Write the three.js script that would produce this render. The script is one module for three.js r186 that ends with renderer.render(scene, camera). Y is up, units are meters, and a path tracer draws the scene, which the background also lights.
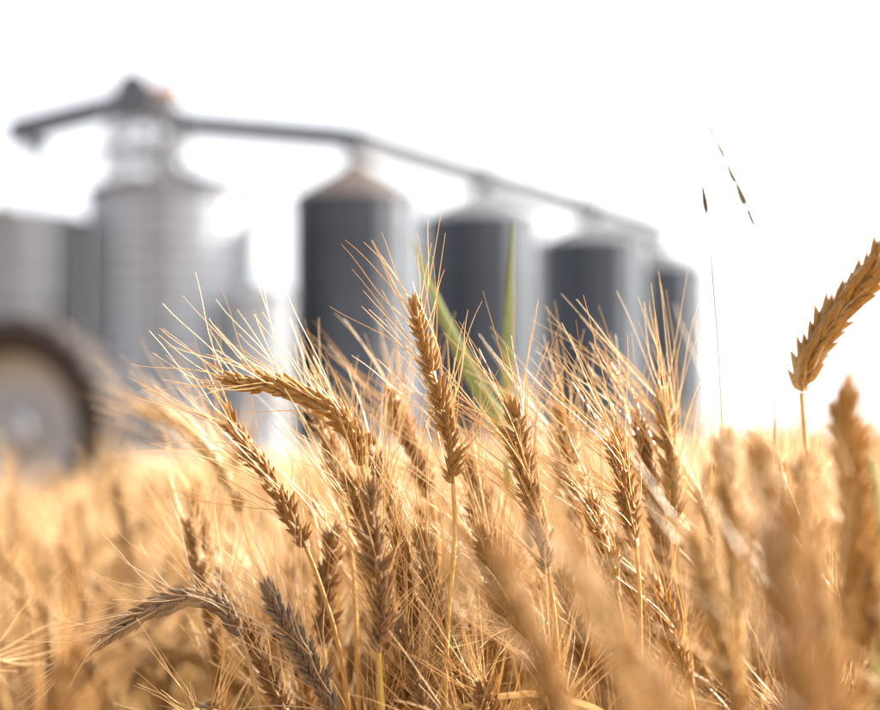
import * as THREE from 'three';
import { mergeGeometries } from 'three/addons/utils/BufferGeometryUtils.js';
import { ImprovedNoise } from 'three/addons/math/ImprovedNoise.js';

// ---------------------------------------------------------------- camera, sky, sun, exposure
const scene = new THREE.Scene();
const EYE = 0.86, PITCH = 0.0511, FOC = 1665;          // eye height (m), upward tilt (rad), focal length in photo pixels
const camera = new THREE.PerspectiveCamera(2 * Math.atan(355 / FOC) * 180 / Math.PI, 880 / 710, 0.02, 3000);
camera.position.set(0, EYE, 0);
camera.rotation.set(PITCH, 0, 0);
camera.focus = 0.85;
camera.userData.fStop = camera.getFocalLength() / 15.5; // a 15.5 mm wide aperture
camera.updateMatrixWorld(true);

const SUN_AZ = 66 * Math.PI / 180, SUN_EL = 28 * Math.PI / 180;
const sunDir = new THREE.Vector3(Math.sin(SUN_AZ) * Math.cos(SUN_EL), Math.sin(SUN_EL), -Math.cos(SUN_AZ) * Math.cos(SUN_EL));
function makeSky() {
  const W = 512, H = 256, d = new Float32Array(W * H * 4), v = new THREE.Vector3();
  for (let j = 0; j < H; j++) for (let i = 0; i < W; i++) {
    const el = ((j + 0.5) / H - 0.5) * Math.PI, az = ((i + 0.5) / W - 0.5) * 2 * Math.PI;
    v.set(Math.cos(el) * Math.cos(az), Math.sin(el), Math.cos(el) * Math.sin(az));
    const c = v.dot(sunDir), up = Math.max(0, v.y);
    const haze = Math.exp(-up * 2.6);                     // thick bright air near the horizon
    const fwd = Math.pow(0.5 + 0.5 * c, 2.2);             // thin haze scatters forward
    const glow = Math.exp((c - 1) * 9) * 1.6;
    const k = 0.20 + 0.15 * haze + 0.40 * fwd;
    const white = Math.min(1, 0.3 + 0.45 * haze + 0.6 * fwd);
    const o = (j * W + i) * 4;
    d[o] = k * (0.70 + 0.30 * white) + glow;
    d[o + 1] = k * (0.84 + 0.16 * white) + glow * 0.97;
    d[o + 2] = k * (1.06 - 0.05 * white) + glow * 0.9;
    d[o + 3] = 1;
  }
  const t = new THREE.DataTexture(d, W, H, THREE.RGBAFormat, THREE.FloatType);
  t.mapping = THREE.EquirectangularReflectionMapping; t.magFilter = t.minFilter = THREE.LinearFilter; t.needsUpdate = true;
  return t;
}
scene.background = makeSky();
scene.environment = scene.background;
const sun = new THREE.DirectionalLight(new THREE.Color(1.0, 0.925, 0.80), 4.6);
sun.position.copy(sunDir).multiplyScalar(200); sun.target.position.set(0, 0, -1);
sun.castShadow = true; sun.shadow.mapSize.set(4096, 4096); sun.shadow.radius = 2;
Object.assign(sun.shadow.camera, { left: -90, right: 90, top: 90, bottom: -90, near: 1, far: 500 });
scene.add(sun, sun.target);
const renderer = new THREE.WebGLRenderer({ antialias: true });
renderer.setSize(1024, 826);
renderer.toneMapping = THREE.LinearToneMapping;
renderer.toneMappingExposure = 4.3;
renderer.shadowMap.enabled = true;

// ---------------------------------------------------------------- helpers
function rng(seed) { let a = seed >>> 0; return () => { a = (a + 0x6D2B79F5) | 0; let t = Math.imul(a ^ (a >>> 15), 1 | a); t = (t + Math.imul(t ^ (t >>> 7), 61 | t)) ^ t; return ((t ^ (t >>> 14)) >>> 0) / 4294967296; }; }
const V = (x, y, z) => new THREE.Vector3(x, y, z);
const noise = new ImprovedNoise();
// a world point from a bearing in photo pixels and a distance along the line of sight
function at(x, y, depth) { return V((x - 440) / FOC * depth, -(y - 355) / FOC * depth, -depth).applyMatrix4(camera.matrixWorld); }
const taken = {};
function numbered(name) { const n = taken[name] = (taken[name] ?? -1) + 1; return n ? `${name}_${String(n).padStart(3, '0')}` : name; }
function shadows(m) { m.castShadow = m.receiveShadow = true; return m; }
function thing(name, label, category, pos, group) {
  const o = new THREE.Group(); o.name = numbered(name); o.position.copy(pos); o.userData = { label, category };
  if (group) o.userData.group = group;
  scene.add(o); return o;
}
function part(name, geometry, material, parent) { const m = shadows(new THREE.Mesh(geometry, material)); m.name = name; parent.add(m); return m; }
function structure(name, geometry, material) { const m = part(name, geometry, material, scene); m.userData = { kind: 'structure' }; return m; }
function paint(g, c) { const n = g.attributes.position.count, a = new Float32Array(n * 3); for (let i = 0; i < n; i++) a.set([c.r, c.g, c.b], i * 3); g.setAttribute('color', new THREE.BufferAttribute(a, 3)); return g; }
const lin = (r, g, b) => new THREE.Color().setRGB(r, g, b);
// a beam of rectangular section between two points, in the parent's axes
function beam(a, b, w, h = w) {
  const d = b.clone().sub(a), g = new THREE.BoxGeometry(w, h, d.length());
  const m = new THREE.Matrix4().lookAt(b, a, Math.abs(d.clone().normalize().y) > 0.97 ? V(1, 0, 0) : V(0, 1, 0));
  m.setPosition(a.clone().add(b).multiplyScalar(0.5)); return g.applyMatrix4(m);
}
// a tapered tube along a curve
function tube(pts, radii, sides, uvLen = 0.05) {
  const n = pts.length, pos = [], nor = [], uv = [], idx = [], T = V(), N = V(), B = V(); let along = 0;
  for (let i = 0; i < n; i++) {
    T.copy(pts[Math.min(n - 1, i + 1)]).sub(pts[Math.max(0, i - 1)]).normalize();
    if (!i) { N.set(1, 0, 0); if (Math.abs(T.x) > 0.9) N.set(0, 0, 1); }
    N.addScaledVector(T, -N.dot(T)).normalize(); B.crossVectors(T, N);
    if (i) along += pts[i].distanceTo(pts[i - 1]);
    for (let k = 0; k <= sides; k++) {
      const a = k / sides * 2 * Math.PI, x = Math.cos(a), y = Math.sin(a), nx = N.x * x + B.x * y, ny = N.y * x + B.y * y, nz = N.z * x + B.z * y, r = radii[i];
      pos.push(pts[i].x + nx * r, pts[i].y + ny * r, pts[i].z + nz * r); nor.push(nx, ny, nz); uv.push(k / sides, along / uvLen);
      if (i && k < sides) { const q = sides + 1, o = (i - 1) * q + k; idx.push(o, o + 1, o + q, o + 1, o + q + 1, o + q); }
    }
  }
  const g = new THREE.BufferGeometry();
  g.setAttribute('position', new THREE.Float32BufferAttribute(pos, 3)); g.setAttribute('normal', new THREE.Float32BufferAttribute(nor, 3)); g.setAttribute('uv', new THREE.Float32BufferAttribute(uv, 2)); g.setIndex(idx);
  return g;
}
function dataMap(w, h, fn, srgb = true) {
  const d = new Uint8Array(w * h * 4);
  for (let j = 0; j < h; j++) for (let i = 0; i < w; i++) { const c = fn(i / w, j / h); for (let k = 0; k < 3; k++) d[(j * w + i) * 4 + k] = Math.max(0, Math.min(255, c[k] * 255)); d[(j * w + i) * 4 + 3] = 255; }
  const t = new THREE.DataTexture(d, w, h); t.wrapS = t.wrapT = THREE.RepeatWrapping; t.magFilter = THREE.LinearFilter; t.minFilter = THREE.LinearMipmapLinearFilter; t.generateMipmaps = true;
  if (srgb) t.colorSpace = THREE.SRGBColorSpace; t.needsUpdate = true; return t;
}

// ---------------------------------------------------------------- ground
{
  const soil = dataMap(512, 512, (u, v) => { const n = 0.5 + 0.3 * noise.noise(u * 40, v * 40, 1) + 0.25 * noise.noise(u * 9, v * 9, 4); const s = Math.max(0, noise.noise(u * 90, v * 14, 8)); return [0.42 + 0.25 * n + 0.2 * s, 0.32 + 0.2 * n + 0.17 * s, 0.2 + 0.13 * n + 0.1 * s]; });
  soil.repeat.set(900, 900);
  const g = new THREE.PlaneGeometry(1800, 1800); g.rotateX(-Math.PI / 2);
  structure('ground', g, new THREE.MeshStandardMaterial({ map: soil, roughness: 1 }));
}

{
  const gravel = dataMap(256, 256, (u, v) => { const n = 0.55 + 0.1 * noise.noise(u * 60, v * 60, 2) + 0.08 * noise.noise(u * 8, v * 8, 6); return [n, n * 0.99, n * 0.98]; });
  gravel.repeat.set(60, 40); const g = new THREE.PlaneGeometry(320, 190); g.rotateX(-Math.PI / 2); g.translate(0, 0.004, -190);
  structure('yard', g, new THREE.MeshStandardMaterial({ map: gravel, roughness: 1 }));
}

// ---------------------------------------------------------------- silos and conveyors
function steel(r, g, b, metalness, roughness, name) {
  const m = new THREE.MeshStandardMaterial({ color: lin(r, g, b), metalness, roughness }); m.name = name; return m;
}
const streaks = dataMap(256, 256, (u, v) => { const n = 0.86 + 0.10 * noise.noise(u * 60, v * 3, 2) + 0.08 * noise.noise(u * 12, v * 8, 5); return [n, n, n]; });
const M = {
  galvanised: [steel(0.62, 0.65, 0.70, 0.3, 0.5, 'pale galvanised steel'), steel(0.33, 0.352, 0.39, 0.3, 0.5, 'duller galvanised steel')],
  pale: [steel(0.62, 0.64, 0.67, 0.2, 0.6, 'pale painted steel'), steel(0.50, 0.52, 0.55, 0.2, 0.6, 'pale painted steel, duller sheet')],
  slate: [steel(0.108, 0.119, 0.138, 0.85, 0.46, 'weathered grey steel'), steel(0.092, 0.102, 0.12, 0.85, 0.48, 'weathered grey steel, darker sheet')],
  mid: [steel(0.30, 0.305, 0.32, 0.7, 0.45, 'grey steel'), steel(0.26, 0.265, 0.28, 0.7, 0.47, 'grey steel, darker sheet')],
  frame: steel(0.06, 0.066, 0.078, 0.1, 0.6, 'dark painted frame steel'),
  paleFrame: steel(0.55, 0.56, 0.60, 0.5, 0.4, 'galvanised frame steel'),
  paleRoof: steel(0.24, 0.24, 0.25, 0.3, 0.55, 'pale roof sheet'),
  roof: steel(0.045, 0.047, 0.055, 0.0, 0.8, 'dark roof sheet'),
  warmRoof: steel(0.17, 0.135, 0.115, 0.4, 0.5, 'rust tinged roof sheet'),
  rust: steel(0.55, 0.33, 0.24, 0.1, 0.7, 'faded rust red sheet'),
  concrete: steel(0.42, 0.40, 0.37, 0, 0.95, 'concrete'),
  rubber: steel(0.024, 0.016, 0.014, 0, 0.85, 'dusty tyre rubber'),
  rim: steel(0.32, 0.335, 0.36, 0.1, 0.7, 'pale wheel paint'),
};
for (const k of ['galvanised', 'pale', 'slate', 'mid']) for (const m of M[k]) { m.map = streaks; }
const RING = 1.12;
function ringGeometry(r, h) {                           // one course of corrugated wall sheet, its upper lip lapping over
  const waves = Math.max(2, Math.round(h / 0.16)), p = [], n = waves * 4;
  p.push(V(r - 0.05, 0.0, 0));
  for (let i = 0; i <= n; i++) p.push(V(r + 0.006 * Math.sin(i / n * 2 * Math.PI * waves + 0.6) + 0.02 * (1 - i / n), h * i / n, 0));
  return new THREE.LatheGeometry(p.map(q => new THREE.Vector2(q.x, q.y)), 56);
}
function silo(label, c, r, eave, roofRise, mats, roofMat, opts = {}) {
  const s = thing('grain_silo', label, 'silo', V(c.x, 0, c.z), 'grain silos behind the field');
  const f = part('foundation', new THREE.CylinderGeometry(r + 0.35, r + 0.45, 0.5, 56), M.concrete, s); f.position.y = 0.25;
  const n = Math.round((eave - 0.5) / (opts.ring ?? RING)), h = (eave - 0.5) / n, ring = ringGeometry(r, h), jit = rng(Math.round(r * 1000 + eave * 77));
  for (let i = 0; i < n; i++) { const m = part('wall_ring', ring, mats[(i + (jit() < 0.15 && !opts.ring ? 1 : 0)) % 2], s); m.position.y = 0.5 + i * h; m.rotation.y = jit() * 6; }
  const post = new THREE.BoxGeometry(0.09, eave - 0.5, 0.12);
  for (let k = 0; k < 18; k++) { const a = k / 18 * 2 * Math.PI + 0.1, m = part('stiffener', post, mats[1], s); m.position.set(Math.sin(a) * (r + 0.08), 0.5 + (eave - 0.5) / 2, Math.cos(a) * (r + 0.08)); m.rotation.y = a; }
  const prof = [[r + 0.02, 0], [r + 0.32, -0.16 - (opts.fascia ?? 0)], [r + 0.34, -0.10], [0.9, roofRise], [0.9, roofRise + 0.5], [0.0, roofRise + 0.62]].map(q => new THREE.Vector2(...q));
  const roof = part('roof', new THREE.LatheGeometry(prof, 40), roofMat, s); roof.position.y = eave;
  for (let k = 0; k < 20; k++) {
    const a = k / 20 * 2 * Math.PI, rib = part('roof_rib', beam(V(Math.sin(a) * (r + 0.3), -0.05, Math.cos(a) * (r + 0.3)), V(Math.sin(a) * 0.95, roofRise + 0.05, Math.cos(a) * 0.95), 0.10, 0.12), roofMat, roof);
    rib.userData = {};
  }
  // ladder with safety hoops on the field side
  const a = opts.ladder ?? 0.5, lad = [];
  const lp = (y, off, out) => V(Math.sin(a) * (r + out) + Math.cos(a) * off, y, Math.cos(a) * (r + out) - Math.sin(a) * off);
  for (const o of [-0.25, 0.25]) lad.push(beam(lp(0.6, o, 0.25), lp(eave + 0.8, o, 0.25), 0.05));
  for (let y = 0.9; y < eave; y += 0.35) lad.push(beam(lp(y, -0.25, 0.25), lp(y, 0.25, 0.25), 0.035));
  for (let y = 3; y < eave; y += 1.2) { lad.push(beam(lp(y, -0.35, 0.25), lp(y, -0.3, 0.95), 0.05), beam(lp(y, -0.3, 0.95), lp(y, 0.3, 0.95), 0.05), beam(lp(y, 0.3, 0.95), lp(y, 0.35, 0.25), 0.05)); }
  part('ladder', mergeGeometries(lad), M.paleFrame, s);
  const d = part('hatch', new THREE.BoxGeometry(0.8, 1.2, 0.14), M.paleFrame, s), da = a - 0.35;
  d.position.set(Math.sin(da) * (r + 0.1), 1.6, Math.cos(da) * (r + 0.1)); d.rotation.y = da;
  return s;
}
const top = (y, d) => at(440, y, d).y;
const foot = (x, d) => { const p = at(x, 440, d); p.y = 0; return p; };
silo('dark grey silo with peaked roof, nearest and tallest of the dark row', foot(355, 133), 5.0, top(197, 133), 2.6, M.slate, M.warmRoof);
silo('second dark grey silo from the left in the dark row', foot(481, 149), 5.2, top(217, 149), 2.0, M.slate, M.paleRoof);
silo('third dark grey silo in the dark row, between the green blade and end silo', foot(594, 167), 5.25, top(241, 167), 1.9, M.slate, M.paleRoof);
silo('smallest and farthest dark silo at the right end of the row', foot(660, 190), 5.2, top(267, 190), 1.9, M.slate, M.paleRoof);
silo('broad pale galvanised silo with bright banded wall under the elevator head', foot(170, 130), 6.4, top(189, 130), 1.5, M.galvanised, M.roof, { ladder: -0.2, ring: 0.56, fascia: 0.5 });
silo('low plain grey silo at the left edge of the picture', foot(2, 126), 5.9, top(217, 126), 0.6, M.mid, M.mid[0]);
silo('short pale silo standing before the right side of the broad pale silo', foot(262, 124), 2.0, top(292, 124), 0.3, M.pale, M.pale[1]);

function gallery(name, label, a, b, w, h, mat, roofMat, opts = {}) {     // a latticed conveyor bridge between two points
  const g = thing(name, label, 'conveyor', a), B = b.clone().sub(a), len = B.length(), dir = B.clone().normalize();
  const side = V(-dir.z, 0, dir.x).normalize(), up = V(0, 1, 0), P = (t, s, y) => dir.clone().multiplyScalar(t).addScaledVector(side, s * w / 2).addScaledVector(up, y);
  part('deck', beam(P(0, 0, 0), P(len, 0, 0), w, 0.14), mat, g);
  for (const s of [-1, 1]) for (const y of [0.18, h]) part('chord', beam(P(0, s, y), P(len, s, y), 0.16), mat, g);
  const n = Math.max(2, Math.round(len / 2.2));
  for (const s of [-1, 1]) for (let i = 0; i < n; i++) {
    part('brace', beam(P(len * i / n, s, i % 2 ? 0.18 : h), P(len * (i + 1) / n, s, i % 2 ? h : 0.18), 0.10), mat, g);
    part('post', beam(P(len * i / n, s, 0.18), P(len * i / n, s, h), 0.10), mat, g);
  }
  part('conveyor_trough', beam(P(0.2, 0, 0.55), P(len - 0.2, 0, 0.55), w * 0.42, 0.6), opts.trough ?? mat, g);
  if (roofMat) part('roof_sheet', beam(P(0, 0, h + 0.12), P(len, 0, h + 0.12), w + 0.3, 0.08), roofMat, g);
  if (opts.clad) for (const s of [-1, 1]) part('side_sheet', beam(P(0, s * 1.08, h * 0.5), P(len, s * 1.08, h * 0.5), 0.06, h * 0.8), opts.clad, g);
  return g;
}
gallery('inclined_gallery', 'dark sloping conveyor gallery rising to the elevator head at left', at(8, 145, 137), at(126, 115, 141), 2.2, 1.9, M.frame, M.slate[1], { clad: M.slate[0] });
gallery('conveyor_bridge', 'thin grey conveyor bridge from elevator head to first dark silo', at(176, 134, 139), at(352, 149, 133), 1.8, 1.7, M.frame, null, { trough: M.frame, clad: M.slate[0] });
gallery('roof_catwalk', 'pale grey catwalk running above the roofs of the dark silos', at(352, 150, 133), at(664, 241, 190), 1.9, 1.7, M.frame, M.slate[0], { trough: M.slate[0] });
{ // short stands that carry the catwalk on each roof peak
  const stands = [['on the nearest dark silo', 355, 133, 197, 2.6, 137], ['on the second dark silo', 481, 149, 217, 2.0, 183], ['on the third dark silo', 594, 167, 241, 1.9, 216], ['on the farthest dark silo', 660, 190, 267, 1.9, 236]];
  for (const [lab, x, d, ey, rise, ty] of stands) {
    const p = foot(x, d); p.y = top(ey, d) + rise + 0.55; const t = thing('catwalk_stand', `small steel stand under the catwalk ${lab}`, 'stand', p, 'stands under the catwalk'), hh = Math.max(1.2, top(ty, d) - p.y);
    for (const sx of [-0.6, 0.6]) for (const sz of [-0.5, 0.5]) part('leg', beam(V(sx, 0, sz), V(sx * 0.8, hh, sz * 0.8), 0.16), M.frame, t);
    part('distributor_box', new THREE.BoxGeometry(1.8, 1.1, 1.3).translate(0, hh * 0.6, 0), M.frame, t);
  }
}
{ // bucket elevator: twin casings in front of the pale silo, a lattice tower behind it and the head on top
  const base = foot(160, 121), t = thing('bucket_elevator', 'grey twin elevator casing rising in front of the broad pale silo', 'elevator', base), hh = top(112, 121);
  for (const s of [-0.52, 0.52]) part('casing', beam(V(s, 0, 0), V(s, hh, 0), 0.62, 0.5), M.mid[0], t);
  for (let y = 3; y < hh; y += 3) part('clamp', beam(V(-0.95, y, 0), V(0.95, y, 0), 0.7, 0.1), M.frame, t);
  part('boot', new THREE.BoxGeometry(2.2, 1.6, 1.0).translate(0, 0.8, 0.1), M.frame, t);
  const tb = foot(146, 141), tw = thing('elevator_tower', 'pale lattice tower standing behind the broad pale silo', 'tower', tb), W = 3.0, th = top(112, 141);
  for (const [x, z] of [[-1, -1], [1, -1], [1, 1], [-1, 1]]) part('column', beam(V(x * W, 0, z * W), V(x * W, th, z * W), 0.5), M.paleFrame, tw);
  for (let y = 1.7, k = 0; y < th; y += 1.7, k++) for (const [a, b] of [[[-1, -1], [1, -1]], [[1, -1], [1, 1]], [[1, 1], [-1, 1]], [[-1, 1], [-1, -1]]]) {
    part('girt', beam(V(a[0] * W, y, a[1] * W), V(b[0] * W, y, b[1] * W), 0.34), M.paleFrame, tw);
    const q = k % 2 ? [a, b] : [b, a]; part('brace', beam(V(q[0][0] * W, y - 1.7, q[0][1] * W), V(q[1][0] * W, y, q[1][1] * W), 0.3), M.paleFrame, tw);
  }
  for (const [x, z] of [[-3.5, 3], [-1.2, 3.4], [1.5, 3.4], [3.6, 2.5]]) part('spout_pipe', beam(V(x * 0.3, th - 0.3, z * 0.6), V(x * 1.25, th - 5.0, z * 1.8), 0.5), M.paleFrame, tw);
  for (const y of [th - 0.1, th - 3.4]) part('platform', new THREE.BoxGeometry(2 * W + 0.8, 0.12, 2 * W + 0.8).translate(0, y, 0), M.frame, tw);
  const hb = foot(146, 141); hb.y = th; const h = thing('drive_house', 'dark elevator head house with a faded rust red cover on the tower', 'elevator head', hb);
  part('drive_housing', new THREE.BoxGeometry(3.3, 2.3, 2.8).translate(-1.2, 1.2, 0), M.frame, h);
  const rf = new THREE.CylinderGeometry(1.45, 1.45, 2.7, 20, 1, false, 0, Math.PI); rf.rotateX(Math.PI / 2); rf.rotateZ(Math.PI / 2); rf.translate(-1.2, 2.15, 0); part('hood', rf, M.roof, h);
  part('motor_cover', new THREE.BoxGeometry(2.4, 0.9, 2.2).translate(1.7, 2.1, 0), M.rust, h);
  part('motor', new THREE.CylinderGeometry(0.55, 0.55, 2.0, 18).rotateZ(Math.PI / 2).translate(1.6, 1.0, 0.2), M.paleFrame, h);
  for (const s of [-1, 1]) part('guard_rail', mergeGeometries([beam(V(-2.9, 1.1, s * 2.9), V(2.9, 1.1, s * 2.9), 0.08), ...[-2.9, -1, 1, 2.9].map(x => beam(V(x, 0, s * 2.9), V(x, 1.1, s * 2.9), 0.07))]), M.paleFrame, h);
  const db = foot(32, 128); db.y = top(217, 126) + 0.4; const dp = thing('discharge_spout', 'narrow spout from the sloping gallery down to the left silo', 'spout', db), dt = at(36, 152, 137).sub(db);
  part('pipe', beam(V(0, -0.1, 0), dt, 0.55), M.paleFrame, dp);
  part('hopper', new THREE.CylinderGeometry(1.3, 0.4, 1.6, 4).rotateY(Math.PI / 4).translate(dt.x, dt.y, dt.z), M.frame, dp);
}
{ // big dark wheel at the edge of the field
  const R = 0.94, c = foot(20, 13.4), w = thing('tractor_wheel', 'large dark brown tractor wheel with pale disc at the left field edge', 'wheel', c);
  const yaw = -0.35, g = new THREE.Group(); // the parts are turned about the upright
  const turn = (geo) => geo.rotateY(yaw).translate(0, R - 0.01, 0);
  const sec = [[0.62, -0.17], [0.69, -0.22], [0.84, -0.235], [0.90, -0.20], [0.915, -0.1], [0.92, 0], [0.915, 0.1], [0.90, 0.20], [0.84, 0.235], [0.69, 0.22], [0.62, 0.17], [0.60, 0], [0.62, -0.17]].map(q => new THREE.Vector2(...q));
  part('tyre', turn(new THREE.LatheGeometry(sec, 64).rotateX(Math.PI / 2)), M.rubber, w);
  for (let k = 0; k < 40; k++) { const a = (k + 0.5) / 40 * 2 * Math.PI, s = k % 2 ? 1 : -1; part('tread_lug', turn(beam(V(0, 0.925, s * 0.02), V(0.12, 0.90, s * 0.22), 0.05, 0.05).rotateZ(a)), M.rubber, w); }
  const disc = [[0.615, 0.12], [0.59, 0.10], [0.57, -0.02], [0.30, -0.06], [0.16, 0.02], [0.13, 0.05], [0.13, 0.02], [0.30, -0.08], [0.58, -0.05], [0.615, -0.12]].map(q => new THREE.Vector2(...q));
  part('rim', turn(new THREE.LatheGeometry(disc, 48).rotateX(Math.PI / 2)), M.rim, w);
  part('hub', turn(new THREE.CylinderGeometry(0.10, 0.13, 0.3, 20).rotateX(Math.PI / 2)), M.rim, w);
  for (let k = 0; k < 8; k++) { const a = k / 8 * 2 * Math.PI; part('wheel_bolt', turn(new THREE.CylinderGeometry(0.018, 0.018, 0.06, 6).rotateX(Math.PI / 2).translate(Math.cos(a) * 0.22, Math.sin(a) * 0.22, 0.02)), M.frame, w); }
}

// ---------------------------------------------------------------- wheat
const husk_map = dataMap(64, 128, (u, v) => { const n = 0.80 + 0.24 * noise.noise(u * 26, v * 3, 3) + 0.16 * noise.noise(u * 7, v * 9, 7); return [n, n * 0.985, n * 0.96]; });
const blade_map = dataMap(64, 256, (u, v) => { const n = 0.86 + 0.14 * noise.noise(u * 30, v * 2, 13) + 0.12 * noise.noise(u * 5, v * 14, 17); return [n, n * 0.98, n * 0.94]; });
function plantMaterial(r, g, b, transmission, roughness, map, name) {
  const m = new THREE.MeshPhysicalMaterial({ color: lin(r, g, b), roughness, map, side: THREE.DoubleSide, transmission, thickness: 0, specularIntensity: 0.7 }); m.name = name; return m;
}
const WH = {
  husk: [[0.71, 0.415, 0.10], [0.65, 0.36, 0.086], [0.75, 0.475, 0.14], [0.55, 0.31, 0.105], [0.45, 0.305, 0.18]].map((c, i) => plantMaterial(...c, 0.5, 0.75, husk_map, `ripe husk ${i}`)),
  stem: [[0.70, 0.43, 0.135], [0.66, 0.38, 0.11], [0.73, 0.48, 0.165], [0.62, 0.45, 0.12], [0.54, 0.37, 0.19]].map((c, i) => plantMaterial(...c, 0.12, 0.5, blade_map, `straw ${i}`)),
  awn: [[0.78, 0.54, 0.25], [0.74, 0.48, 0.20], [0.80, 0.59, 0.31], [0.70, 0.46, 0.19], [0.70, 0.52, 0.33]].map((c, i) => plantMaterial(...c, 0.35, 0.4, null, `awn ${i}`)),
  leaf: [[0.58, 0.40, 0.19], [0.54, 0.35, 0.15], [0.62, 0.45, 0.23], [0.52, 0.39, 0.15], [0.50, 0.36, 0.21]].map((c, i) => plantMaterial(...c, 0.5, 0.8, blade_map, `dry leaf ${i}`)),
};
function huskShape(len, w, t, rings, sides, beak) {      // a pointed boat: keeled back, flatter belly, along +Y, back towards +Z
  const pos = [], uv = [], idx = [];
  for (let i = 0; i <= rings; i++) {
    const u = i / rings, s = Math.pow(Math.sin(Math.PI * Math.min(1, Math.pow(u, 0.66) * 0.985 + 0.012)), 0.85) * (1 - 0.25 * u);
    for (let k = 0; k < sides; k++) {
      const a = k / sides * 2 * Math.PI, x = Math.cos(a), z = Math.sin(a);
      pos.push(x * w * s, u * len, (z > 0 ? z * (1 - 0.25 * Math.abs(x)) * t : z * t * 0.6) * s + beak * u * u); uv.push(k / sides, u);
      if (i) { const q = i * sides, p = (i - 1) * sides, k2 = (k + 1) % sides; idx.push(p + k, q + k, p + k2, p + k2, q + k, q + k2); }
    }
  }
  const g = new THREE.BufferGeometry(); g.setAttribute('position', new THREE.Float32BufferAttribute(pos, 3)); g.setAttribute('uv', new THREE.Float32BufferAttribute(uv, 2)); g.setIndex(idx); g.computeVertexNormals(); return g;
}
function spikeletShape(seed) {
  const R = rng(seed), out = [], j = (a) => (R() - 0.5) * a;
  const put = (g, rx, rz, x, y, z) => { g.rotateX(rx); g.rotateZ(rz); g.translate(x, y, z); out.push(g); };
  put(huskShape(0.0092, 0.0020, 0.0016, 6, 7, 0.0008), 0.20 + j(.1), 0.42 + j(.12), -0.0014, 0, 0.0012);      // glumes
  put(huskShape(0.0092, 0.0020, 0.0016, 6, 7, 0.0008), 0.20 + j(.1), -0.42 + j(.12), 0.0014, 0, 0.0012);
  put(huskShape(0.0128 + j(.0016), 0.0022, 0.0018, 7, 7, 0.0010), 0.10 + j(.08), 0.24 + j(.1), -0.0010, 0.0014, 0.0004);   // flowering husks
  put(huskShape(0.0128 + j(.0016), 0.0022, 0.0018, 7, 7, 0.0010), 0.10 + j(.08), -0.24 + j(.1), 0.0010, 0.0014, 0.0004);
  put(huskShape(0.0112 + j(.0016), 0.0020, 0.0017, 6, 7, 0.0008), 0.22 + j(.1), j(.12), 0, 0.0028, 0.0011);
  return mergeGeometries(out);
}
const SPIKELETS = [11, 12, 13, 14].map(spikeletShape);
function leafShape(pts, width, twist, R) {                // a ribbon blade, folded along its midrib
  const n = pts.length, pos = [], uv = [], idx = [], T = V(), S = V(), N = V(); let along = 0, ph = R() * 6;
  for (let i = 0; i < n; i++) {
    const u = i / (n - 1); T.copy(pts[Math.min(n - 1, i + 1)]).sub(pts[Math.max(0, i - 1)]).normalize();
    S.set(Math.cos(ph), 0.15, Math.sin(ph)); S.addScaledVector(T, -S.dot(T)).normalize(); S.applyAxisAngle(T, twist * u); N.crossVectors(T, S);
    const w = width * Math.pow(Math.sin(Math.PI * Math.min(0.98, 0.16 + 0.84 * u)), 0.7); if (i) along += pts[i].distanceTo(pts[i - 1]);
    const edge = (s, l) => { const p = pts[i].clone().addScaledVector(S, s * w).addScaledVector(N, l * w); pos.push(p.x, p.y, p.z); };
    edge(-0.5, 0.16); edge(0, -0.04); edge(0.5, 0.16); uv.push(0, along * 8, 0.5, along * 8, 1, along * 8);
    if (i) { const a = (i - 1) * 3, b = i * 3; idx.push(a, a + 1, b, a + 1, b + 1, b, a + 1, a + 2, b + 1, a + 2, b + 2, b + 1); }
  }
  const g = new THREE.BufferGeometry(); g.setAttribute('position', new THREE.Float32BufferAttribute(pos, 3)); g.setAttribute('uv', new THREE.Float32BufferAttribute(uv, 2)); g.setIndex(idx); g.computeVertexNormals(); return g;
}
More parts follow.
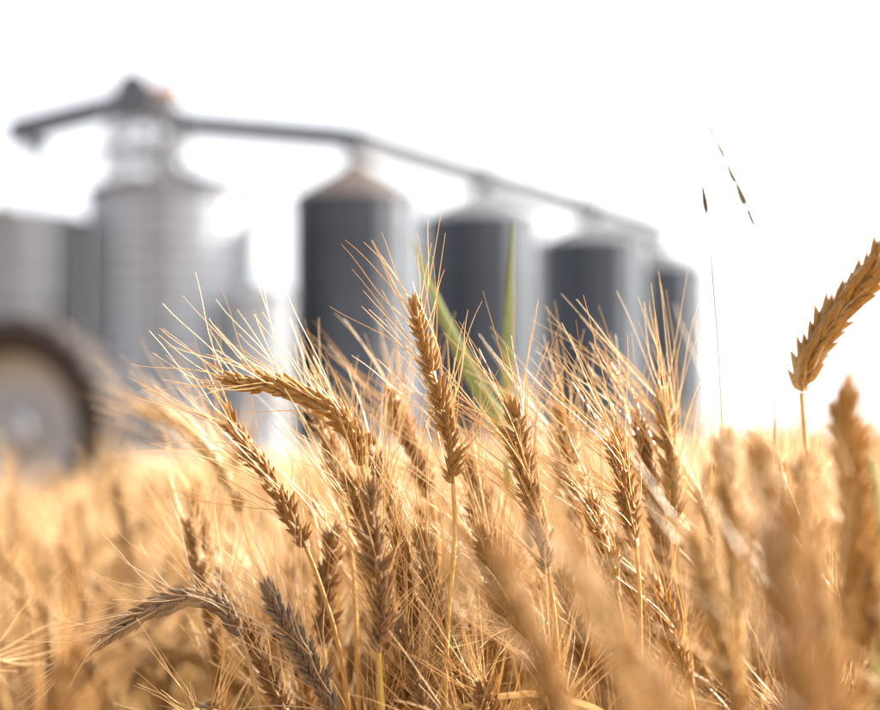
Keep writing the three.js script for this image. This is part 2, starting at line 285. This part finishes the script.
// The plan of one stalk: where its stem, husks, awns and leaves go, in the stalk's own axes (root at the origin)
function planStalk({ stem, ear, roll = 0, seed = 1, awns = 1.5, awnLen = 0.058, spread = 0.30, sweep = V(0, 0, 0), fat = 1, leaves = 2, lay = 0.28, ragged = 1 }) {
  const R = rng(seed), g = (a) => (R() + R() + R() - 1.5) * a;
  const whole = new THREE.CatmullRomCurve3([...stem, ...ear], false, 'centripetal'), earCurve = new THREE.CatmullRomCurve3([stem[stem.length - 1], ...ear].slice(0), false, 'centripetal');
  const len = earCurve.getLength(), plan = { spikelets: [], awns: [], leaves: [] };
  const sc = new THREE.CatmullRomCurve3(stem, false, 'centripetal'), sp = [], sr = [], n1 = 22;
  // stem follows the whole curve up to the ear, then goes on as the thin rachis
  const L = whole.getLength(), split = 1 - len / L;
  for (let i = 0; i <= n1; i++) { const u = i / n1; sp.push(whole.getPointAt(split * (1 - (1 - u) * (1 - u) * 0.999) * 0.9995 + 1e-4)); sr.push(0.00165 - 0.0006 * u); }
  plan.stem = tube(sp, sr, 6);
  const rp = [], rr = []; for (let i = 0; i <= 8; i++) { rp.push(whole.getPointAt(Math.min(1, split + (1 - split) * i / 8 * 0.97))); rr.push(0.0010 * (1 - 0.06 * i)); }
  plan.rachis = tube(rp, rr, 6);
  const N = Math.max(10, Math.round(len / 0.0035)), T = V(), S = V(), B = V(), X = V(), m = new THREE.Matrix4();
  const ref = V(Math.cos(roll), 0.05, Math.sin(roll));
  for (let i = 0; i < N; i++) {
    const u = 0.01 + 0.955 * i / (N - 1), p = earCurve.getPointAt(Math.min(1, u)); T.copy(earCurve.getTangentAt(Math.min(1, u)));
    S.copy(ref).addScaledVector(T, -ref.dot(T)).normalize(); B.crossVectors(T, S).normalize();
    const last = i === N - 1, side = i % 2 ? 1 : -1, size = 0.87 * fat * (0.80 + 0.32 * Math.sin(Math.PI * Math.min(1, 0.18 + 0.72 * u))) * (0.88 + 0.22 * R());
    const tilt = last ? 0 : lay + g(0.30) * ragged, out = S.clone().multiplyScalar(side), Y = T.clone().multiplyScalar(Math.cos(tilt)).addScaledVector(out, Math.sin(tilt)).addScaledVector(B, g(0.42) * ragged).normalize();
    const Z = out.clone().addScaledVector(Y, -out.dot(Y)).normalize(); if (last) Z.copy(B); X.crossVectors(Y, Z).normalize();
    m.makeBasis(X, Y, Z).scale(V(size, size, size)).setPosition(p.clone().addScaledVector(out, last ? 0 : -0.0011 * fat));
    if (i > 1 && !last && R() < 0.035) continue;          // a husk that has dropped off
    plan.spikelets.push({ matrix: m.clone(), kind: Math.floor(R() * 4) });
    const na = Math.floor(awns + R());
    for (let k = 0; k < na; k++) {
      const l = awnLen * (0.62 + 0.6 * R()) * (0.75 + 0.25 * Math.sin(Math.PI * u)) * (R() < 0.12 ? 0.5 : 1), s0 = (k - (na - 1) / 2) * 0.24 + g(0.1);
      const D = Y.clone().multiplyScalar(1).addScaledVector(X, s0 * 1.2 + g(spread * 0.8)).addScaledVector(out, g(spread * 0.5) + spread * 0.28).addScaledVector(B, g(spread)).add(sweep).normalize();
      const start = p.clone().addScaledVector(out, 0.0010).addScaledVector(Y, 0.0110 * size).addScaledVector(X, s0 * 0.006), Z2 = out.clone().addScaledVector(B, g(1.6)); Z2.addScaledVector(D, -Z2.dot(D)).normalize();
      const X2 = V().crossVectors(D, Z2), th = 0.052 * (0.85 + 0.4 * R());
      plan.awns.push({ D, start, l, Z2, X2, th, kind: Math.floor(R() * 6) });
    }
  }
  for (let k = 0; k < leaves; k++) {
    const t0 = split * (0.40 + 0.42 * R()), p = whole.getPointAt(Math.min(0.95, t0)), a = R() * 6.28, ll = 0.13 + 0.1 * R(), droop = 0.5 + 0.9 * R(), pts = [];
    for (let i = 0; i <= 9; i++) { const u = i / 9; pts.push(V(p.x + Math.cos(a) * ll * u * 0.75, p.y + ll * (0.75 * u - droop * u * u), p.z + Math.sin(a) * ll * u * 0.75)); }
    plan.leaves.push(leafShape(pts, 0.008 + 0.004 * R(), (R() - 0.5) * 5, R));
  }
  return plan;
}
// an awn is bent in its own plane; variants are baked per length step so that they can be shared
const awnCache = new Map();
function awnGeometry(kind, l, th) {
  const L = Math.max(0.012, Math.round(l / 0.006) * 0.006), key = `${kind} ${L.toFixed(3)}`;
  if (!awnCache.has(key)) {
    const R = rng(500 + kind), bend = (R() - 0.3) * 0.34, wob = (R() - 0.5) * 0.07, pts = [], rad = [], n = 7;
    for (let i = 0; i <= n; i++) { const u = i / n; pts.push(V(wob * Math.sin(u * 5) * L, u * L, bend * u * u * L)); rad.push(0.00036 * (1 - 0.66 * u)); }
    awnCache.set(key, tube(pts, rad, 3));
  }
  return awnCache.get(key);
}
const awnMatrix = (a) => new THREE.Matrix4().makeBasis(a.X2, a.D, a.Z2).setPosition(a.start);

// --- the stalks that can be told apart: every husk and awn a piece of its own
const STALKS = 'wheat stalks standing at the front of the field';
let stalkSeed = 100;
function stalk(label, { ear, d, stem = [], root, tint = 0, group = STALKS, ...o }) {
  // ear: [x, y, extra depth] from base to tip; stem: the same, from low to high; all bearings in photo pixels at distance d
  const E = ear.map(([x, y, dz = 0]) => at(x, y, d + dz)), Sx = stem.map(([x, y, dz = 0]) => at(x, y, d + dz));
  const first = Sx[0] ?? E[0], base = root ? foot(root, d) : V(first.x + 0.02 * Math.sin(stalkSeed), 0, first.z - 0.01);
  const lower = V(base.x + (first.x - base.x) * 0.35, first.y * 0.5, base.z + (first.z - base.z) * 0.5);
  const local = (p) => p.clone().sub(base), stemPts = [base, lower, ...Sx, E[0]].map(local);
  const plan = planStalk({ stem: stemPts, ear: E.slice(1).map(local), seed: stalkSeed++, ...o });
  const t = thing('wheat_stalk', label, 'wheat', base, group);
  part('stem', plan.stem, WH.stem[o.stemTint ?? tint], t);
  const e = new THREE.Group(); e.name = 'ear'; t.add(e);
  part('rachis', plan.rachis, WH.husk[tint], e);
  for (const s of plan.spikelets) { const m = part('spikelet', SPIKELETS[s.kind], WH.husk[tint], e); m.applyMatrix4(s.matrix); }
  for (const a of plan.awns) { const m = part('awn', awnGeometry(a.kind, a.l), WH.awn[tint], e); m.applyMatrix4(awnMatrix(a)); }
  for (const l of plan.leaves) part('leaf', l, WH.leaf[tint], t);
  return t;
}
const LEFT_UP = V(-0.35, 0.15, 0);
// in the plane of focus
stalk('tallest sharp upright golden ear in the middle, in front of the dark silos', { d: 0.85, stem: [[448, 620], [455, 540]], ear: [[453, 484], [449, 440], [438, 390], [424, 345], [415, 306]], roll: 0.5, awns: 1.9, awnLen: 0.05, spread: 0.5, sweep: V(-0.1, 0.1, 0), tint: 0, fat: 1.0 });
stalk('sharp golden ear arching over to the left above the field', { d: 0.85, stem: [[378, 650], [370, 540]], ear: [[362, 466], [354, 436], [332, 410], [298, 393], [262, 386], [230, 383]], roll: 1.3, awns: 2.2, awnLen: 0.055, spread: 0.75, sweep: V(-0.1, 0.35, 0), tint: 0, fat: 1.05 });
stalk('sharp ear leaning up to the left under the arching ear', { d: 0.875, stem: [[345, 680], [322, 590]], ear: [[306, 548], [290, 515], [268, 478], [246, 446], [229, 420]], roll: 0.8, awns: 2.3, awnLen: 0.065, spread: 0.4, sweep: V(-0.35, 0.0, 0), tint: 1 });
stalk('grey brown ear drooping far to the left near the bottom left', { ragged: 0.5, d: 0.845, stem: [[268, 760], [256, 690]], ear: [[240, 636], [226, 613], [204, 600], [172, 602], [138, 617], [108, 636], [82, 650]], roll: 1.2, awns: 2.0, awnLen: 0.06, spread: 0.7, sweep: V(-0.05, 0.05, 0), tint: 4, fat: 1.02 });
stalk('dark brown upright ear left of centre below the arching ear', { d: 0.81, stem: [[386, 780], [382, 700]], ear: [[379, 652], [383, 610], [379, 560], [373, 520], [369, 492]], roll: 0.2, awns: 1.6, awnLen: 0.05, spread: 0.5, tint: 3, fat: 1.15 });
stalk('sharp pointed ear right of the tallest ear at the centre', { d: 0.86, stem: [[560, 700], [556, 630]], ear: [[549, 575], [540, 530], [530, 490], [520, 450], [512, 414]], roll: 0.4, awns: 2.7, awnLen: 0.066, spread: 0.35, sweep: V(-0.35, 0.05, 0), tint: 1, fat: 1.1 });
stalk('small sharp orange ear below the fan of pale awns', { d: 0.87, stem: [[640, 690], [640, 600]], ear: [[636, 548], [630, 510], [623, 475], [615, 440]], roll: 0.9, awns: 3.0, awnLen: 0.075, spread: 0.32, sweep: V(-0.45, 0.1, 0), tint: 1 });
stalk('pale tipped ear under the fan of long awns right of centre', { d: 0.92, stem: [[690, 700], [682, 600]], ear: [[676, 525], [672, 480], [668, 440], [664, 402]], roll: 0.1, awns: 3.2, awnLen: 0.08, spread: 0.45, sweep: V(-0.4, 0.3, 0), tint: 2, fat: 1.1 });
stalk('lone ear bending right against the white sky at the right edge', { d: 0.79, stem: [[808, 560], [806, 450], [803, 412]], ear: [[802, 392], [807, 366], [822, 338], [842, 308], [862, 284], [886, 255]], roll: 0.9, awns: 0.8, awnLen: 0.016, spread: 0.4, tint: 0, fat: 1.65, leaves: 0, lay: 0.17, ragged: 0.45 });
stalk('brown ear directly behind the stem of the drooping grey ear', { d: 0.88, stem: [[300, 780]], ear: [[288, 716], [272, 680], [256, 650], [246, 628]], roll: 0.6, awns: 1.6, awnLen: 0.05, spread: 0.4, tint: 3 });
stalk('ear leaning left at the bottom between the drooping ear and dark ear', { d: 0.83, stem: [[370, 800]], ear: [[340, 720], [318, 680], [292, 636], [268, 593]], roll: 0.3, awns: 1.9, awnLen: 0.055, spread: 0.4, sweep: V(-0.25, 0, 0), tint: 4, fat: 1.1 });
stalk('dark soft ear standing just left of the dark brown upright ear', { d: 0.93, stem: [[326, 760], [326, 700]], ear: [[324, 648], [326, 610], [330, 570], [334, 534]], roll: 1.0, awns: 1.8, awnLen: 0.055, spread: 0.4, tint: 3, fat: 1.1 });
stalk('soft ear half hidden behind the tallest ear', { d: 1.0, stem: [[446, 680], [440, 580]], ear: [[432, 500], [420, 464], [405, 430], [392, 398]], roll: 0.5, awns: 2.7, awnLen: 0.065, spread: 0.45, sweep: V(-0.2, 0.1, 0), tint: 1, fat: 1.1 });
stalk('small ear beside the right blurred front ear below the pointed ear', { d: 0.88, stem: [[632, 700]], ear: [[618, 600], [610, 570], [600, 535], [592, 505]], roll: 1.4, awns: 2.4, awnLen: 0.06, spread: 0.35, sweep: V(-0.3, 0.1, 0), tint: 0 });
stalk('slim ear low in the middle, right of the dark brown ear', { d: 0.87, stem: [[470, 780]], ear: [[448, 660], [438, 615], [428, 575], [420, 540]], roll: 0.7, awns: 2.7, awnLen: 0.06, spread: 0.35, sweep: V(-0.25, 0.1, 0), tint: 2 });
stalk('ear cut by the lower edge right of the dark brown ear', { d: 0.84, stem: [[452, 800]], ear: [[434, 740], [422, 700], [410, 660], [400, 630]], roll: 0.2, awns: 1.9, awnLen: 0.05, spread: 0.35, tint: 3 });
stalk('brown ear at the lower edge of the picture, centre', { d: 0.86, stem: [[505, 820]], ear: [[490, 770], [478, 730], [466, 690], [456, 655]], roll: 1.1, awns: 2.4, awnLen: 0.06, spread: 0.4, sweep: V(0.1, 0.1, 0), tint: 0 });
stalk('ear behind the pointed central ear, tip against the third silo', { d: 0.96, stem: [[592, 660], [588, 600]], ear: [[582, 520], [576, 485], [568, 450], [560, 418]], roll: 0.4, awns: 2.7, awnLen: 0.07, spread: 0.4, sweep: V(-0.3, 0.15, 0), tint: 2 });
stalk('ear seen low between the pointed ear and the small orange ear', { d: 0.9, stem: [[600, 760]], ear: [[590, 690], [582, 650], [572, 612], [563, 580]], roll: 0.9, awns: 2.4, awnLen: 0.06, spread: 0.4, sweep: V(-0.3, 0.1, 0), tint: 1 });
stalk('ear with bright awns right of the pale tipped ear', { d: 0.93, stem: [[735, 720]], ear: [[728, 600], [720, 565], [712, 528], [702, 495]], roll: 0.3, awns: 2.7, awnLen: 0.065, spread: 0.45, sweep: V(-0.2, 0.2, 0), tint: 2 });
stalk('ear low behind the two right hand front ears', { d: 0.9, stem: [[700, 760]], ear: [[690, 690], [680, 655], [668, 618], [655, 585]], roll: 1.5, awns: 2.4, awnLen: 0.06, spread: 0.4, sweep: V(-0.25, 0.1, 0), tint: 0 });
stalk('soft ear left of the ear that leans under the arching ear', { d: 1.08, stem: [[228, 700], [224, 640]], ear: [[218, 592], [212, 560], [205, 528], [196, 498]], roll: 0.4, awns: 2.4, awnLen: 0.065, spread: 0.4, sweep: V(-0.35, 0.1, 0), tint: 1 });
stalk('soft ear behind the arching ear, tip pointing left', { d: 1.1, stem: [[262, 640], [252, 560]], ear: [[244, 512], [232, 486], [218, 462], [200, 442]], roll: 1.0, awns: 2.7, awnLen: 0.075, spread: 0.35, sweep: V(-0.5, 0.1, 0), tint: 2 });
stalk('soft ear behind the left awns, lying nearly flat to the left', { d: 1.28, stem: [[236, 560], [220, 480]], ear: [[206, 446], [190, 430], [168, 418], [140, 410]], roll: 1.2, awns: 1.6, awnLen: 0.06, spread: 0.3, sweep: V(-0.3, 0.1, 0), tint: 0 });
stalk('ear right of the dark brown ear, its awns rising to the upper left', { d: 0.89, stem: [[520, 700]], ear: [[508, 640], [500, 605], [490, 570], [481, 536]], roll: 0.2, awns: 2.7, awnLen: 0.07, spread: 0.35, sweep: V(-0.4, 0.1, 0), tint: 2 });
stalk('ear with pale awns just left of the pointed central ear', { d: 0.94, stem: [[500, 640]], ear: [[490, 560], [484, 530], [477, 498], [468, 468]], roll: 0.8, awns: 2.7, awnLen: 0.07, spread: 0.4, sweep: V(-0.3, 0.1, 0), tint: 1 });
stalk('ear with upright awns behind the arching ear, before the nearest dark silo', { d: 0.95, stem: [[356, 620], [350, 540]], ear: [[342, 496], [336, 470], [328, 440], [318, 414]], roll: 0.8, awns: 2.7, awnLen: 0.06, spread: 0.5, sweep: V(0, 0.35, 0), tint: 2 });
stalk('ear between the arching ear and the tallest ear', { d: 0.92, stem: [[400, 660]], ear: [[392, 540], [388, 506], [380, 472], [370, 444]], roll: 0.4, awns: 2.7, awnLen: 0.065, spread: 0.45, sweep: V(0.05, 0.3, 0), tint: 0 });
// near the lens, far out of focus
const FRONT = 'blurred ears close to the lens';
stalk('large blurred upright ear at the right edge in front of the sky', { d: 0.60, stem: [[862, 820]], ear: [[858, 660], [856, 580], [852, 490], [845, 398]], roll: 1.2, awns: 0.7, awnLen: 0.03, spread: 0.3, tint: 0, fat: 1.3, leaves: 0, group: FRONT });
stalk('large blurred tan ear in the lower right corner area', { d: 0.39, stem: [[835, 900]], ear: [[816, 800], [805, 720], [792, 620], [778, 520]], roll: 0.9, awns: 0.7, awnLen: 0.04, spread: 0.3, tint: 1, fat: 1.1, leaves: 0, group: FRONT });
stalk('blurred brown ear leaning left in the lower centre', { d: 0.48, stem: [[640, 900]], ear: [[590, 800], [565, 720], [540, 650], [498, 565]], roll: 0.4, awns: 0.5, awnLen: 0.035, spread: 0.3, tint: 0, fat: 1.0, leaves: 0, group: FRONT });
stalk('blurred tan ear leaning left between the centre and the right corner', { d: 0.45, stem: [[780, 900]], ear: [[730, 800], [680, 720], [625, 640], [570, 555]], roll: 1.2, awns: 0.7, awnLen: 0.04, spread: 0.3, tint: 0, fat: 1.0, leaves: 0, group: FRONT });
stalk('blurred golden ear below the lone ear on the right', { d: 0.56, stem: [[790, 800]], ear: [[782, 640], [778, 580], [772, 520], [762, 462]], roll: 0.4, awns: 1.0, awnLen: 0.04, spread: 0.3, tint: 0, fat: 1.05, leaves: 0, group: FRONT });
stalk('blurred ear cut by the lower edge right of centre', { d: 0.44, stem: [[690, 980]], ear: [[672, 900], [660, 820], [640, 730], [620, 660]], roll: 1.0, awns: 0.7, awnLen: 0.04, spread: 0.3, tint: 0, leaves: 0, group: FRONT });
stalk('blurred pale ear right of the leaning tan ear', { d: 0.62, stem: [[760, 860]], ear: [[744, 740], [732, 680], [716, 610], [696, 548]], roll: 0.6, awns: 1.6, awnLen: 0.05, spread: 0.4, sweep: V(-0.3, 0, 0), tint: 2, leaves: 0, group: FRONT });
stalk('blurred ear at the right edge below the large upright ear', { d: 0.60, stem: [[900, 880]], ear: [[888, 760], [884, 700], [878, 630], [870, 560]], roll: 0.2, awns: 1.0, awnLen: 0.05, spread: 0.4, tint: 0, leaves: 0, group: FRONT });
stalk('light gold blurred ear left of the large upright one at the right edge', { d: 0.66, stem: [[826, 800]], ear: [[820, 640], [816, 585], [812, 525], [806, 468]], roll: 0.7, awns: 1.2, awnLen: 0.05, spread: 0.4, tint: 2, leaves: 0, group: FRONT });
stalk('light blurred ear with soft tip under the thin dark wild grass', { d: 0.66, stem: [[742, 800]], ear: [[740, 620], [736, 560], [730, 500], [724, 446]], roll: 1.1, awns: 1.6, awnLen: 0.06, spread: 0.45, tint: 2, leaves: 0, group: FRONT });
stalk('pale blurred ear low at the right between two large blurred ears', { d: 0.53, stem: [[842, 900]], ear: [[838, 780], [834, 710], [826, 640], [816, 570]], roll: 0.2, awns: 1.2, awnLen: 0.05, spread: 0.4, tint: 2, leaves: 0, group: FRONT });
stalk('soft ear rising right behind the stem of the lone bending ear', { d: 1.02, stem: [[800, 700]], ear: [[794, 560], [790, 525], [784, 488], [776, 452]], roll: 0.9, awns: 2.4, awnLen: 0.06, spread: 0.5, tint: 2, group: STALKS });
stalk('soft ear close to the right edge behind the large blurred ear', { d: 1.05, stem: [[880, 700]], ear: [[874, 560], [872, 525], [868, 488], [862, 450]], roll: 0.3, awns: 2.4, awnLen: 0.06, spread: 0.5, tint: 0, group: STALKS });

// --- ordinary stalks: eight plans with pieces joined per part, set out singly near the lens and as a mass beyond
const plans = [];
for (let k = 0; k < 8; k++) {
  const R = rng(900 + k), H = 0.66, nod = [0.15, 0.35, 0.8, 1.4, 0.25, 0.55, 1.9, 0.4][k], lean = 0.02 + 0.05 * R(), L = 0.085 + 0.015 * R();
  const stem = [V(0, 0, 0), V(lean * 0.2, H * 0.45, 0), V(lean * 0.6, H * 0.85, 0.004), V(lean, H, 0.006)], ear = [], p = V(lean, H, 0.006);
  for (let i = 1; i <= 5; i++) { const a = 0.12 + nod * i / 5; p.add(V(Math.sin(a), Math.cos(a), 0.02 * (R() - 0.5)).multiplyScalar(L / 5)); ear.push(p.clone()); }
  const plan = planStalk({ stem, ear, roll: R() * 3, seed: 950 + k, awns: 1.7, awnLen: 0.066, spread: 0.46, sweep: V(0, 0.12, 0), leaves: 3 });
  plan.ear = mergeGeometries([plan.rachis, ...plan.spikelets.map(s => SPIKELETS[s.kind].clone().applyMatrix4(s.matrix))]);
  plan.bristles = mergeGeometries(plan.awns.map(a => awnGeometry(a.kind, a.l).clone().applyMatrix4(awnMatrix(a))));
  plan.blade = plan.leaves; plans.push(plan);
}
function plainStalk(x, z, height, turn, plan, tint, label, group) {
  const t = thing('wheat_stalk', label, 'wheat', V(x, 0, z), group), s = height / 0.745;
  t.rotation.y = turn; t.scale.set(0.96, s, 0.96);
  part('stem', plan.stem, WH.stem[tint], t); part('ear', plan.ear, WH.husk[tint], t);
  const b = part('awns', plan.bristles, WH.awn[tint], t); b.userData = { kind: 'stuff' };
  for (const l of plan.blade) part('leaf', l, WH.leaf[tint], t);
  return t;
}
{
  const R = rng(4242); let made = 0, tries = 0; const spots = [];
  while (made < 250 && tries++ < 9000) {
    const mid = R() < 0.55, d = mid ? 0.9 + 0.5 * R() : 1.1 + 1.5 * Math.pow(R(), 0.75), px = mid ? 230 + 540 * R() : -60 + 1000 * R(), left = px < 190;
    if (left && d < 1.35 && R() < 0.85) continue;
    const x = (px - 440) / FOC * d, z = -d; if (spots.some(q => (q[0] - x) ** 2 + (q[1] - z) ** 2 < 0.0007)) continue;
    // the crop stands a little taller towards the right
    const tall = 0.75 + 0.045 * Math.min(1, Math.max(0, (px - 100) / 400)) + (R() + R() - 1) * (px < 300 ? 0.11 : 0.085);
    const ytop = 440 - (tall + 0.01 - EYE) / d * FOC, lim = px < 110 ? 436 : px < 220 ? 415 : px < 700 ? 395 : 415;
    if (ytop < lim) continue;
    const region = px < 300 ? ['soft golden wheat stalk in the left background of the field', 'soft wheat stalks at the left'] : px < 620 ? ['soft golden wheat stalk in the thicket behind the central sharp ears', 'soft wheat stalks behind the centre'] : ['soft golden wheat stalk in the background thicket on the right', 'soft wheat stalks at the right'];
    spots.push([x, z]); made++;
    plainStalk(x, z, tall, R() * 6.283, plans[Math.floor(R() * 8)], [0, 0, 1, 2, 1, 3, 3][Math.floor(R() * 7)], region[0], region[1]);
  }
  // ears that stand apart in the soft left part of the field: [bearing, tip height in photo pixels, distance]
  for (const [px, py, d] of [[12, 492, 1.7], [34, 560, 1.4], [62, 520, 1.5], [78, 462, 1.9], [96, 500, 1.6], [108, 590, 1.3], [124, 540, 1.4], [150, 505, 1.5], [168, 556, 1.3], [46, 636, 1.25], [18, 610, 1.35], [76, 606, 1.45], [140, 480, 1.8], [186, 590, 1.2], [160, 650, 1.15], [100, 655, 1.2], [52, 470, 2.1], [182, 478, 1.6]]) {
    const x = (px - 440) / FOC * d; spots.push([x, -d]);
    plainStalk(x, -d, EYE - (py - 440) / FOC * d - 0.005, R() * 6.283, plans[[0, 1, 4, 7][Math.floor(R() * 4)]], [0, 1, 3, 3][Math.floor(R() * 4)], 'soft upright ear standing out of the blurred field at the lower left', 'upright soft ears at the lower left');
  }
  let low = 0; tries = 0;
  while (low < 90 && tries++ < 4000) {                    // shorter stalks filling the foot of the sharp group
    const d = 0.9 + 0.4 * R(), px = 300 + 610 * R(), x = (px - 440) / FOC * d, z = -d;
    if (spots.some(q => (q[0] - x) ** 2 + (q[1] - z) ** 2 < 0.0003)) continue;
    spots.push([x, z]); low++;
    plainStalk(x, z, 0.695 + 0.085 * R(), R() * 6.283, plans[Math.floor(R() * 8)], [0, 1, 2, 2, 3, 0][Math.floor(R() * 6)], px < 480 ? 'short golden wheat stalk low among the sharp ears left of centre' : 'short golden wheat stalk low among the ears right of centre', px < 480 ? 'short stalks low on the left of centre' : 'short stalks low on the right of centre');
  }
  // the rest of the crop, beyond counting
  const mats = [], tints = [];
  const one = (geo, material, list, name) => {
    const im = new THREE.InstancedMesh(geo, material, list.length); im.name = name; list.forEach((m, i) => im.setMatrixAt(i, m)); return shadows(im);
  };
  const lists = plans.map(() => []), Q = rng(777), q = new THREE.Quaternion(), e = new THREE.Euler();
  const add = (x, z, hgt, wide) => { e.set((Q() - 0.5) * 0.16, Q() * 6.283, (Q() - 0.5) * 0.16); q.setFromEuler(e); lists[Math.floor(Q() * 8)].push(new THREE.Matrix4().compose(V(x, 0, z), q, V(wide, hgt / 0.745, wide))); };
  const edge = (b) => 5.5 + 95 * Math.max(0, b + 0.02) / 0.16;   // the crop ends near on the left and runs on to the right
  const swell = (x, z) => 0.735 + 0.02 * noise.noise(x * 0.4, z * 0.4, 3) + 0.05 * Math.min(1, Math.max(-1, x / -z * 5)) + (Q() + Q() - 1) * 0.085;
  const bands = [[1.15, 2.4, 290, 0.34], [2.4, 6, 230, 0.62], [6, 14, 90, 0.52], [14, 34, 26, 0.45], [34, 95, 5, 0.42]];
  for (const [d0, d1, density, half] of bands) {
    const n = Math.round(density * half * (d1 * d1 - d0 * d0));
    for (let i = 0; i < n; i++) { const d = Math.sqrt(d0 * d0 + Q() * (d1 * d1 - d0 * d0)), a = (Q() * 2 - 1) * half; if (d > edge(a) || (d < 2.4 && a < -0.11 && Q() < 0.65)) continue; add(Math.sin(a) * d, -Math.cos(a) * d, swell(Math.sin(a) * d, -Math.cos(a) * d), d > 14 ? 1.6 : 1); }
  }
  for (let i = 0; i < 420; i++) { // late, short tillers low between the tall stalks
    const d = Math.sqrt(1.1 + Q() * 8), a = (Q() * 2 - 1) * 0.36; add(Math.sin(a) * d, -Math.cos(a) * d, 0.5 + 0.2 * Q(), 1);
  }
  for (let i = 0; i < 260; i++) { // beside the lens, just outside the picture
    const d = 0.6 + 2.0 * Q(), s = Q() < 0.5 ? -1 : 1, a = s * (0.34 + 0.3 * Q()); add(Math.sin(a) * d, -Math.cos(a) * d, 0.74 + 0.06 * Q(), 1);
  }
  const crop = new THREE.Group(); crop.name = 'wheat_crop'; crop.userData = { kind: 'stuff', label: 'golden wheat crop filling the field towards the silos', category: 'wheat crop' }; scene.add(crop);
  plans.forEach((p, k) => {
    const t = [0, 1, 3, 0, 1, 2, 1, 3][k];
    crop.add(one(p.stem, WH.stem[t], lists[k], 'stem'), one(p.ear, WH.husk[t], lists[k], 'ear'), one(p.bristles, WH.awn[t], lists[k], 'awns'), one(mergeGeometries(p.blade), WH.leaf[t], lists[k], 'leaf'));
  });
}

// ---------------------------------------------------------------- green blades and wild grass
{
  const green = plantMaterial(0.30, 0.35, 0.11, 0.4, 0.7, blade_map, 'green blade'), R = rng(31);
  const blade = (label, pts, d, width) => {
    const top = pts.map(([x, y, dz = 0]) => at(x, y, d + dz)), base = V(top[0].x + 0.01, 0, top[0].z - 0.02), all = [base, base.clone().lerp(top[0], 0.6), ...top].map(p => p.clone().sub(base));
    const t = thing('grass_blade', label, 'grass', base, 'green blades'), curve = new THREE.CatmullRomCurve3(all, false, 'centripetal');
    const stemEnd = 0.74, ps = []; for (let i = 0; i <= 10; i++) ps.push(curve.getPointAt(i / 10 * (stemEnd + 0.02)));
    part('stem', tube(ps, ps.map(() => 0.0014), 6), green, t);
    const lp = []; for (let i = 0; i <= 18; i++) lp.push(curve.getPointAt(stemEnd + (1 - stemEnd) * i / 18));
    const g = leafShape(lp, width, 0.5, () => 0.0); part('leaf', g, green, t);
  };
  blade('green blade slanting up to the left behind the tallest ear', [[530, 480], [495, 415], [458, 345], [430, 285], [412, 240]], 1.12, 0.0125);
  blade('upright green blade in front of the second dark silo', [[510, 480], [508, 400], [509, 330], [511, 270], [513, 222]], 1.15, 0.0095);
  blade('short green blade at the right edge beside the large blurred ear', [[880, 520], [876, 480], [868, 450], [858, 432]], 0.68, 0.010);
  const dark = plantMaterial(0.13, 0.11, 0.07, 0.2, 0.7, husk_map, 'dry dark grass head'), wisp = plantMaterial(0.30, 0.24, 0.13, 0.3, 0.7, husk_map, 'dry grass spikelet');
  const grass = (label, stemPx, heads, d, rad, mat) => {
    const top = stemPx.map(([x, y]) => at(x, y, d)), base = V(top[0].x, 0, top[0].z - 0.03), all = [base, base.clone().lerp(top[0], 0.6), ...top].map(p => p.clone().sub(base)), t = thing('wild_grass', label, 'grass', base);
    const c = new THREE.CatmullRomCurve3(all, false, 'centripetal'), ps = [], rs = []; for (let i = 0; i <= 40; i++) { ps.push(c.getPointAt(i / 40)); rs.push(rad * (1.3 - 0.8 * i / 40)); }
    part('stem', tube(ps, rs, 5), dark, t);
    for (const [x0, y0, x1, y1, w] of heads) {
      const a = at(x0, y0, d).sub(base), b = at(x1, y1, d).sub(base), l = a.distanceTo(b), g = huskShape(l, w, w * 0.8, 8, 7, 0), m = part('spikelet', g, mat, t);
      m.quaternion.setFromUnitVectors(V(0, 1, 0), b.clone().sub(a).normalize()); m.position.copy(a);
    }
  };
  grass('thin dark wild grass stalk with small dark head against white sky', [[722, 430], [719, 360], [714, 290], [708, 225], [703, 190]], [[707, 214, 702, 182, 0.0016], [706, 208, 704, 190, 0.0012]], 0.93, 0.0009, dark);
  grass('wispy hanging wild grass spikelets high in the white sky', [[775, 430], [772, 330], [762, 250], [748, 205], [728, 165], [704, 118]], [[755, 226, 746, 208, 0.0013], [745, 206, 735, 182, 0.0016], [735, 183, 726, 162, 0.0013], [725, 158, 715, 138, 0.0012], [714, 136, 704, 118, 0.0008]], 0.97, 0.0010, wisp);
}

// ---------------------------------------------------------------- far hedge on the horizon at the right
{
  const R = rng(88), leaf = new THREE.PlaneGeometry(0.5, 0.35), list = [], e = new THREE.Euler(), q = new THREE.Quaternion();
  for (let i = 0; i < 9000; i++) { const px = 735 + R() * 260, d = 230 + R() * 12, p = foot(px, d), h = 1.6 + 1.6 * (0.5 + 0.5 * noise.noise(px * 0.045, 3, 1)) ; e.set(R() * 6, R() * 6, R() * 6); q.setFromEuler(e); list.push(new THREE.Matrix4().compose(V(p.x, h * Math.sqrt(R()), p.z), q, V(1, 1, 1))); }
  const im = shadows(new THREE.InstancedMesh(leaf, plantMaterial(0.09, 0.12, 0.06, 0.3, 0.9, null, 'hedge leaf'), list.length)); im.name = 'hedge'; list.forEach((m, i) => im.setMatrixAt(i, m));
  im.userData = { kind: 'stuff', label: 'low grey green hedge on the horizon at the far right', category: 'hedge' }; scene.add(im);
}
renderer.render(scene, camera);
